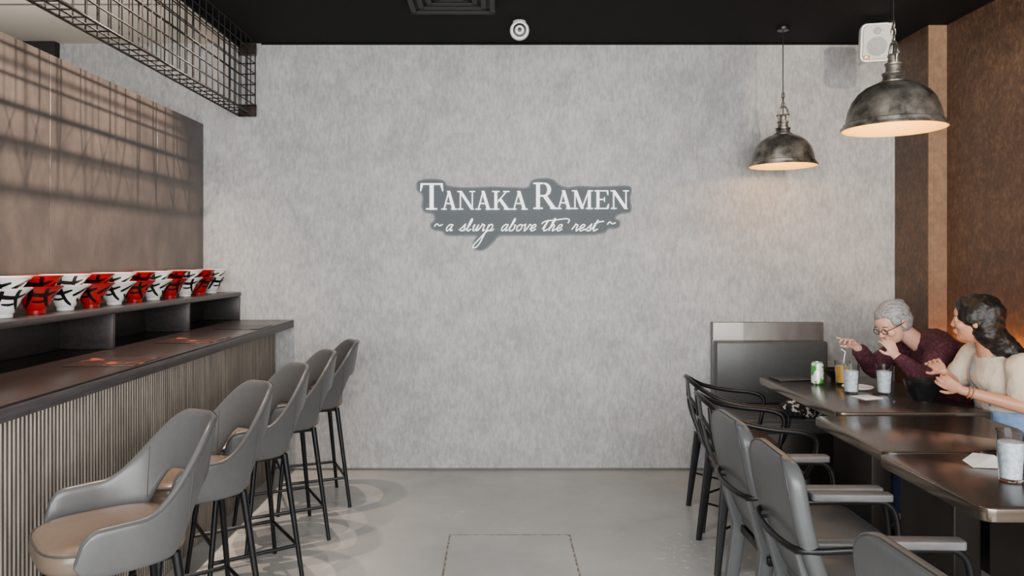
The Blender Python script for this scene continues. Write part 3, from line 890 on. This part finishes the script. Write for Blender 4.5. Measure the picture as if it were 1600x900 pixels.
o = box('napkin', (0, 0, .002), (.11, .10, .004), 'paper', .001); o.location = (1.86, 3.74, TZ); o.rotation_euler = (0, 0, .3); tag(o, 'folded white paper napkin on the far table', 'napkin', 'paper napkins')
bm = bmesh.new()
v = [bm.verts.new(p) for p in ((-.07, -.03, .001), (.05, -.05, .001), (.08, .03, .001), (-.02, .05, .03), (-.075, .02, .012), (.02, 0, .035))]
for f in ((0, 1, 5), (1, 2, 5), (2, 3, 5), (3, 4, 5), (4, 0, 5), (0, 4, 3, 2, 1)): bm.faces.new([v[i] for i in f])
o = finish(bm, 'napkin', 'paper', smooth=False); o.location = (1.66, 2.51, TZ); tag(o, 'crumpled white paper napkin on the near table', 'napkin', 'paper napkins')

bm = bmesh.new(); bmesh.ops.create_icosphere(bm, subdivisions=4, radius=1)
for v_ in bm.verts:
    d = 1 + .18 * noise.noise(v_.co * 2.2) + .06 * noise.noise(v_.co * 6)
    v_.co = V((v_.co.x * .13 * d, v_.co.y * .09 * d, max(v_.co.z * .07 * d, -.035) + .035))
hb = finish(bm, 'handbag', 'bag', ang=80); hb.location = (1.86, 4.56, .486); tag(hb, 'soft black and white patterned bag on the bench seat', 'bag')
tube('bag_handle', [(-.06, 0, .08), (-.05, -.02, .125), (0, -.03, .14), (.05, -.02, .125), (.06, 0, .08)], .007, 'blackp', hb, smoothn=5)

# ------------------------------------------------------------------ people
class Prim:
    def __init__(s): s.bm = bmesh.new()
    def ell(s, c, r, M=None, u=20, v=14):
        if isinstance(r, (int, float)): r = (r, r, r)
        res = bmesh.ops.create_uvsphere(s.bm, u_segments=u, v_segments=v, radius=1)
        for q in res['verts']:
            p = V((q.co.x * r[0], q.co.y * r[1], q.co.z * r[2]))
            if M is not None: p = M @ p
            q.co = p + V(c)
    def cap(s, a, b, ra, rb, n=14):
        a, b = V(a), V(b)
        t = (b - a).normalized()
        up = V((0, 0, 1)) if abs(t.z) < .9 else V((1, 0, 0))
        x = up.cross(t).normalized(); y = t.cross(x)
        rings = []
        for k in range(1, 6):
            p = math.pi / 2 * (k / 5) - math.pi / 2
            rings.append((a + t * (ra * math.sin(p)), ra * math.cos(p)))
        for k in range(0, 5):
            p = math.pi / 2 * (k / 5)
            rings.append((b + t * (rb * math.sin(p)), rb * math.cos(p)))
        loft_bm(s.bm, [[c + x * (r * math.cos(2 * math.pi * i / n)) + y * (r * math.sin(2 * math.pi * i / n)) for i in range(n)] for c, r in rings])
    def chain(s, pts, rs):
        for i in range(len(pts) - 1): s.cap(pts[i], pts[i + 1], rs[i], rs[i + 1])
    def torso(s, secs, side, n=24):
        side = V(side).normalized(); cs = [V(c) for c, _, _ in secs]
        rings = []
        for i, (c, w, d) in enumerate(secs):
            t = (cs[min(i + 1, len(cs) - 1)] - cs[max(0, i - 1)]).normalized()
            f = t.cross(side).normalized()
            rings.append([V(c) + side * (w * math.cos(2 * math.pi * k / n)) + f * (d * math.sin(2 * math.pi * k / n)) for k in range(n)])
        loft_bm(s.bm, rings)
    def build(s, name, mat, parent, vox, it=4, origin=(0, 0, 0), wrinkle=0.0, wscale=9.0):
        for v in s.bm.verts: v.co -= V(origin)
        bmesh.ops.recalc_face_normals(s.bm, faces=s.bm.faces)
        me = bpy.data.meshes.new(name); s.bm.to_mesh(me); s.bm.free()
        o = bpy.data.objects.new(name, me); C.objects.link(o)
        m = o.modifiers.new('r', 'REMESH'); m.mode = 'VOXEL'; m.voxel_size = vox
        m2 = o.modifiers.new('s', 'SMOOTH'); m2.factor = .5; m2.iterations = it
        bpy.context.view_layer.update()
        me2 = bpy.data.meshes.new_from_object(o.evaluated_get(bpy.context.evaluated_depsgraph_get()))
        o.modifiers.clear(); o.data = me2
        if wrinkle:
            nn = [v.normal.copy() for v in me2.vertices]
            for v, nv in zip(me2.vertices, nn):
                w = noise.noise(V((v.co.x * wscale, v.co.y * wscale, v.co.z * wscale * 1.8)))
                w2 = abs(noise.noise(v.co * wscale * 2.3 + V((3, 1, 7))))
                v.co += nv * (wrinkle * (w + .6 * (0.35 - w2)))
        me2.materials.clear(); me2.materials.append(M_[mat]); me2.shade_smooth(); me2.name = name
        if parent: o.parent = parent
        return o

def frame(F, U=(0, 0, 1)):
    F = V(F).normalized(); U = V(U); Lf = U.cross(F).normalized(); U = F.cross(Lf).normalized()
    return Matrix((F, Lf, U)).transposed()

def head_prims(P, c, M, s=1.0, nose=1.0):
    def T(p): return V(c) + M @ (V(p) * s)
    def E(p, r): P.ell(T(p), tuple(k * s for k in r), M)
    E((-.012, 0, .032), (.096, .074, .086))
    E((.022, 0, -.03), (.064, .056, .082))
    E((.045, 0, -.076), (.036, .034, .030))
    E((.068, 0, -.090), (.016, .018, .015))
    E((.064, 0, .035), (.028, .052, .034))
    E((.079, 0, .022), (.012, .044, .008))
    for q in (1, -1):
        E((.060, .033 * q, -.024), (.025, .025, .024))
        E((-.008, .076 * q, -.006), (.017, .009, .031))
        E((.096, .009 * q, -.030), (.008, .0065, .0065))
        E((.079, .029 * q, .011), (.012, .018, .0075))
        E((.077, .029 * q, -.008), (.012, .017, .0055))
    P.cap(T((.084, 0, .012)), T((.096 + .010 * nose, 0, -.025)), .0085 * s, .0108 * s)
    E((.087, 0, -.053), (.012, .020, .007))
    E((.085, 0, -.063), (.012, .018, .008))

def head_details(c, M, parent, origin, s=1.0, browmat='brow', lipmat='lip'):
    def T(p): return V(c) + M @ (V(p) * s) - V(origin)
    for q in (1, -1):
        bm = bmesh.new(); bmesh.ops.create_uvsphere(bm, u_segments=16, v_segments=12, radius=1)
        for v in bm.verts: v.co = T((.0800 + v.co.x * .0088, .029 * q + v.co.y * .0120, .0015 + v.co.z * .0048))
        e = finish(bm, 'eye', 'eye', parent)
        bm = bmesh.new(); bmesh.ops.create_uvsphere(bm, u_segments=14, v_segments=10, radius=1)
        for v in bm.verts: v.co = T((.0855 + v.co.x * .0042, .029 * q + v.co.y * .0058, .0015 + v.co.z * .0047))
        finish(bm, 'iris', 'iris', e)
        bm = bmesh.new(); tube_bm(bm, catmull([T((.086, .012 * q, .020)), T((.088, .03 * q, .026)), T((.078, .047 * q, .020))], 5), .0026 * s, 6)
        finish(bm, 'eyebrow', browmat, parent)
    bm = bmesh.new()
    tube_bm(bm, catmull([T((.087, -.017, -.058)), T((.0955, -.008, -.0545)), T((.0965, 0, -.0555)), T((.0955, .008, -.0545)), T((.087, .017, -.058))], 4), .0034 * s, 8)
    tube_bm(bm, catmull([T((.087, -.016, -.0595)), T((.0945, -.007, -.063)), T((.0945, .007, -.063)), T((.087, .016, -.0595))], 4), .0038 * s, 8)
    finish(bm, 'lips', lipmat, parent)

def hand(P, w, d, nrm, th, curl=.35, s=1.0, spread=.10, curls=None):
    w = V(w); d = V(d).normalized(); nrm = V(nrm); nrm = (nrm - d * nrm.dot(d)).normalized()
    sd = nrm.cross(d).normalized() * th
    M = Matrix((d, sd, nrm)).transposed()
    P.ell(w + d * .045 * s, (.050 * s, .036 * s, .014 * s), M)
    P.ell(w + d * .066 * s, (.028 * s, .038 * s, .012 * s), M)
    P.ell(w + d * .035 * s + sd * .022 * s + nrm * .006 * s, (.030 * s, .017 * s, .014 * s), M)
    for i, (off, ln) in enumerate(((.030, .070), (.010, .078), (-.011, .072), (-.030, .058))):
        base = w + d * (.080 - (.006 if i in (0, 3) else 0)) * s + sd * off * s
        dr = (d + sd * (spread * (1.5 - i))).normalized()
        cu = curls[i] if curls else curl
        p = base; a = cu * .8; pts = [p.copy()]
        for f, da in ((.44, cu), (.31, cu * 1.2), (.25, 0)):
            p = p + (dr * math.cos(a) + nrm * math.sin(a)) * ln * f * s
            pts.append(p.copy()); a += da
        P.chain(pts, [.0092 * s, .0085 * s, .0078 * s, .0068 * s])
    b = w + d * .024 * s + sd * .028 * s + nrm * .006 * s
    p1 = b + (d * .6 + sd * .75 + nrm * .25).normalized() * .036 * s
    p2 = p1 + (d * .85 + sd * .35 + nrm * .35).normalized() * .028 * s
    P.chain([b, p1, p2], [.0125 * s, .0100 * s, .0080 * s])

# ---------- seated person in maroon (silver hair, glasses)
oc = (2.42, 4.05, 0)
pr = root('person', 'silver-haired person in maroon sweater and glasses, leaning with raised hands', 'person', oc)
HC = V((2.125, 3.995, 1.103)); MF = frame((-.84, -.26, -.48), (-.2, 0, 1))
shL = V((2.315, 3.865, .985)); shR = V((2.325, 4.175, .985))
elL = V((2.20, 3.80, .825)); wrL = V((2.075, 3.865, .945))
elR = V((2.13, 4.225, .835)); wrR = V((2.015, 4.165, .955))
B = Prim()
head_prims(B, HC, MF, .93)
B.cap(HC + MF @ V((-.03, 0, -.05)), V((2.29, 4.02, .985)), .045, .050)
B.torso([((2.44, 4.03, .50), .155, .105), ((2.45, 4.03, .60), .155, .115), ((2.45, 4.03, .72), .145, .105), ((2.42, 4.03, .83), .15, .105), ((2.37, 4.02, .92), .155, .10), ((2.33, 4.02, .975), .13, .07), ((2.31, 4.02, 1.0), .07, .05)], (0, 1, 0))
B.ell((2.44, 4.03, .56), (.14, .16, .095))
for sh_p, el, wr in ((shL, elL, wrL), (shR, elR, wrR)):
    B.chain([sh_p, el, wr], [.045, .036, .024])
hand(B, wrL, (-.42, .12, .88), (-.1, .95, -.1), -1, .55, .82, curls=[.45, .6, .75, .85])
hand(B, wrR, (-.75, -.2, .55), (-.5, -.5, -.9), 1, .3, .84, spread=.10, curls=[.1, .45, .6, .7])
for q, yy in ((1, 4.12), (-1, 3.94)):
    B.chain([(2.42, yy, .575), (2.13, yy, .555), (2.13, yy, .10)], [.08, .062, .04])
    B.cap((2.14, yy, .045), (2.03, yy, .03), .04, .03)
body = B.build('body', 'skinold', pr, .0042, 3, oc)
head_details(HC, MF, pr, oc, .93)
S = Prim()
S.torso([((2.45, 4.03, .52), .175, .125), ((2.455, 4.03, .62), .18, .135), ((2.455, 4.03, .74), .168, .128), ((2.425, 4.03, .85), .172, .126), ((2.375, 4.02, .94), .18, .122), ((2.335, 4.02, 1.00), .155, .095), ((2.31, 4.02, 1.035), .085, .066)], (0, 1, 0))
S.chain([shL + V((0, .02, .0)), V((2.318, 4.02, 1.0)), shR + V((0, -.02, .0))], [.066, .064, .066])
for sh_p, el, wr in ((shL, elL, wrL), (shR, elR, wrR)):
    S.chain([sh_p, el, el.lerp(wr, .80)], [.068, .054, .040])
    S.ell(el + V((.012, 0, -.005)), .054)
S.build('sweater', 'maroon', pr, .006, 5, oc, wrinkle=.012)
S = Prim()
S.ell((2.44, 4.03, .58), (.16, .18, .095))
for yy in (4.12, 3.94): S.chain([(2.42, yy, .58), (2.13, yy, .56), (2.135, yy, .14)], [.088, .07, .055])
S.build('trousers', 'trouser', pr, .008, 4, oc)
for yy in (4.12, 3.94):
    S = Prim(); S.cap((2.145, yy, .045), (2.025, yy, .034), .044, .034); S.build('shoe', 'shoe', pr, .006, 2, oc)
S = Prim()
def Th(p): return HC + MF @ (V(p) * .93)
S.ell(Th((-.028, 0, .044)), (.093, .079, .081), MF); S.ell(Th((-.045, 0, .0)), (.072, .078, .076), MF)
S.ell(Th((.018, 0, .078)), (.052, .060, .034), MF)
for q in (1, -1): S.ell(Th((.010, .064 * q, .036)), (.038, .018, .040), MF)
S.ell(Th((-.100, 0, .075)), (.030, .032, .028), MF)
S.build('hair', 'hairgrey', pr, .0045, 3, oc, wrinkle=.004, wscale=24)
bm = bmesh.new()
for q in (1, -1):
    pts = []
    for i in range(20):
        a = 2 * math.pi * i / 20
        pts.append(Th((.098, .030 * q + .022 * math.cos(a), -.001 + .016 * math.sin(a))) - V(oc))
    tube_bm(bm, pts, .0022, 6, True)
    tube_bm(bm, [Th((.096, .052 * q, .006)) - V(oc), Th((.06, .077 * q, .008)) - V(oc), Th((-.01, .084 * q, .006)) - V(oc)], .0022, 6)
tube_bm(bm, [Th((.102, -.009, .002)) - V(oc), Th((.102, .009, .002)) - V(oc)], .0022, 6)
finish(bm, 'glasses', 'blackp', pr)

# ---------- seated person in beige top and overalls
oc = (2.42, 3.48, 0)
pr = root('person', 'dark-haired person in beige t-shirt and pale denim overalls, hands raised', 'person', oc)
HC = V((2.225, 3.455, 1.165)); MF = frame((-.78, .62, -.03), (.0, 0, 1))
shL = V((2.345, 3.325, .970)); shR = V((2.325, 3.62, .980))
elL = V((2.31, 3.25, .80)); wrL = V((2.10, 3.36, .855))
elR = V((2.26, 3.665, .83)); wrR = V((2.115, 3.52, .915))
B = Prim()
head_prims(B, HC, MF, .93, .2)
B.cap(HC + MF @ V((-.03, 0, -.06)), V((2.30, 3.47, .99)), .041, .048)
secs = [((2.42, 3.47, .50), .165, .11), ((2.42, 3.47, .60), .155, .11), ((2.40, 3.47, .72), .13, .095), ((2.375, 3.47, .83), .14, .10), ((2.35, 3.47, .91), .145, .10), ((2.33, 3.47, .97), .125, .072), ((2.315, 3.47, 1.0), .075, .052)]
B.torso(secs, (0, 1, 0))
B.ell((2.43, 3.47, .56), (.14, .175, .10))
for sh_p, el, wr in ((shL, elL, wrL), (shR, elR, wrR)):
    B.chain([sh_p, el, wr], [.042, .034, .021])
hand(B, wrL, (-.82, .12, .42), (.1, .9, .35), -1, .55, .82, spread=.05, curls=[.5, .6, .7, .8])
hand(B, wrR, (-.70, -.15, .62), (-.35, -.8, -.2), 1, .4, .82, spread=.05, curls=[.35, .5, .6, .7])
for yy in (3.56, 3.385):
    B.chain([(2.42, yy, .575), (2.12, yy, .56), (2.11, yy, .10)], [.08, .06, .038])
    B.cap((2.12, yy, .045), (2.01, yy, .03), .038, .028)
B.build('body', 'skinyoung', pr, .0042, 3, oc)
head_details(HC, MF, pr, oc, .93)
S = Prim()
S.torso([(c, w + .02, d + .02) for c, w, d in secs[:-1]] + [((2.318, 3.47, 1.012), .088, .066)], (0, 1, 0))
for sh_p, el in ((shL, elL), (shR, elR)):
    S.chain([sh_p, sh_p.lerp(el, .66)], [.062, .063])
S.build('t_shirt', 'beige', pr, .006, 4, oc, wrinkle=.010)
S = Prim()
S.torso([(c, w + .034, d + .034) for c, w, d in secs[:3]] + [((2.392, 3.47, .77), .158, .126)], (0, 1, 0))
S.ell((2.43, 3.47, .58), (.155, .19, .10))
for yy in (3.56, 3.385): S.chain([(2.42, yy, .58), (2.12, yy, .565), (2.115, yy, .15)], [.09, .07, .056])
S.build('overalls', 'denim', pr, .008, 4, oc, wrinkle=.008)
for q in (1, -1):
    bm = bmesh.new()
    y = 3.47 + .055 * q
    tube_bm(bm, [V(p) - V(oc) for p in catmull([(2.268, y, .77), (2.250, y, .86), (2.247, y, .92), (2.266, y, .975), (2.300, y, 1.016), (2.335, y, 1.026), (2.385, y - .01 * q, .990), (2.440, y - .02 * q, .92), (2.473, y - .05 * q, .80)], 6)], .008, 8, flat=.3)
    finish(bm, 'overall_strap', 'denim', pr)
for yy in (3.56, 3.385):
    S = Prim(); S.cap((2.125, yy, .045), (2.005, yy, .034), .042, .032); S.build('shoe', 'shoe', pr, .006, 2, oc)
S = Prim()
def Th(p): return HC + MF @ (V(p) * .93)
S.ell(Th((-.024, 0, .038)), (.101, .082, .088), MF); S.ell(Th((-.045, 0, -.02)), (.074, .080, .085), MF)
S.ell(Th((.026, 0, .084)), (.055, .060, .034), MF)
for q in (1, -1): S.ell(Th((-.004, .066 * q, .020)), (.046, .019, .048), MF)
S.chain([Th((-.06, 0, -.06)), V((2.335, 3.41, 1.04)), V((2.39, 3.385, .985)), V((2.43, 3.375, .92))], [.064, .056, .050, .030])
S.chain([Th((-.05, .03, -.07)), V((2.36, 3.46, 1.02)), V((2.43, 3.47, .94))], [.05, .045, .028])
S.build('hair', 'hairblack', pr, .005, 4, oc, wrinkle=.008, wscale=20)
for k, off in enumerate((.03, .045)):
    bm = bmesh.new()
    d = (elL - wrL).normalized(); c = wrL + d * off - V(oc)
    x = V((0, 0, 1)).cross(d).normalized(); y = d.cross(x)
    for i in range(20):
        a = 2 * math.pi * i / 20
        q = c + x * (.025 * math.cos(a)) + y * (.025 * math.sin(a))
        r = bmesh.ops.create_icosphere(bm, subdivisions=1, radius=.0045)
        for v in r['verts']: v.co += q
    finish(bm, 'bracelet', 'bead', pr)

# ------------------------------------------------------------------ lights
def light(kind, name, loc, energy, color=(1, 1, 1), target=None, **kw):
    d = bpy.data.lights.new(name, kind); d.energy = energy; d.color = color
    for k, v in kw.items(): setattr(d, k, v)
    o = bpy.data.objects.new(name, d); C.objects.link(o); o.location = loc
    if target is not None:
        o.rotation_euler = (V(target) - V(loc)).to_track_quat('-Z', 'Y').to_euler()
    return o
light('AREA', 'window_daylight', (0.2, -1.2, 1.7), 500, (1, 1, .99), (0.2, 5, 1.35), shape='RECTANGLE', size=5.2, size_y=2.4)
for y in (2.7, 3.5, 4.25):
    light('SPOT', 'track_spot', (-1.42, y, 2.9), 230, (1, .78, .62), (-1.95, y - .1, 1.5), spot_size=math.radians(92), spot_blend=.7, shadow_soft_size=.01)
light('SPOT', 'track_spot', (.5, 3.2, 2.9), 90, (1, .98, .95), (.3, 4.9, .2), spot_size=math.radians(130), spot_blend=.9, shadow_soft_size=.2)
light('SPOT', 'accent_spot', (2.2, 2.2, 2.85), 150, (1, .82, .60), (3.05, 5.09, 2.55), spot_size=math.radians(54), spot_blend=.18, shadow_soft_size=.03)
light('SPOT', 'wall_wash_spot', (2.3, 4.1, 2.9), 14, (1, .8, .6), (2.9, 3.9, .9), spot_size=math.radians(120), spot_blend=.8, shadow_soft_size=.05)
light('AREA', 'kitchen_ceiling_fill', (-2.7, 3.0, 2.2), 26, (1, .95, .88), (-2.7, 3.0, 3.0), shape='RECTANGLE', size=1.0, size_y=2.5)  # unseen fill added below, aimed up to brighten the cream ceiling
light('AREA', 'cove_light', (2.775, 3.0, .935), 9, (1, .60, .25), (2.80, 3.0, 2.0), shape='RECTANGLE', size=.03, size_y=3.3)

w = bpy.data.worlds.new('world'); bpy.context.scene.world = w; w.use_nodes = True
bg = w.node_tree.nodes['Background']; bg.inputs[0].default_value = (.95, .975, 1, 1); bg.inputs[1].default_value = 1.35

# ------------------------------------------------------------------ camera
cd = bpy.data.cameras.new('camera'); cam = bpy.data.objects.new('camera', cd); C.objects.link(cam)
cam.location = (0, 0, 1.45); cam.rotation_euler = (math.radians(90), 0, 0)
cd.sensor_width = 36; cd.lens = 1155 / 1600 * 36
cd.shift_x = 20 / 1600; cd.shift_y = -45 / 1600
cd.clip_start = .05
bpy.context.scene.camera = cam
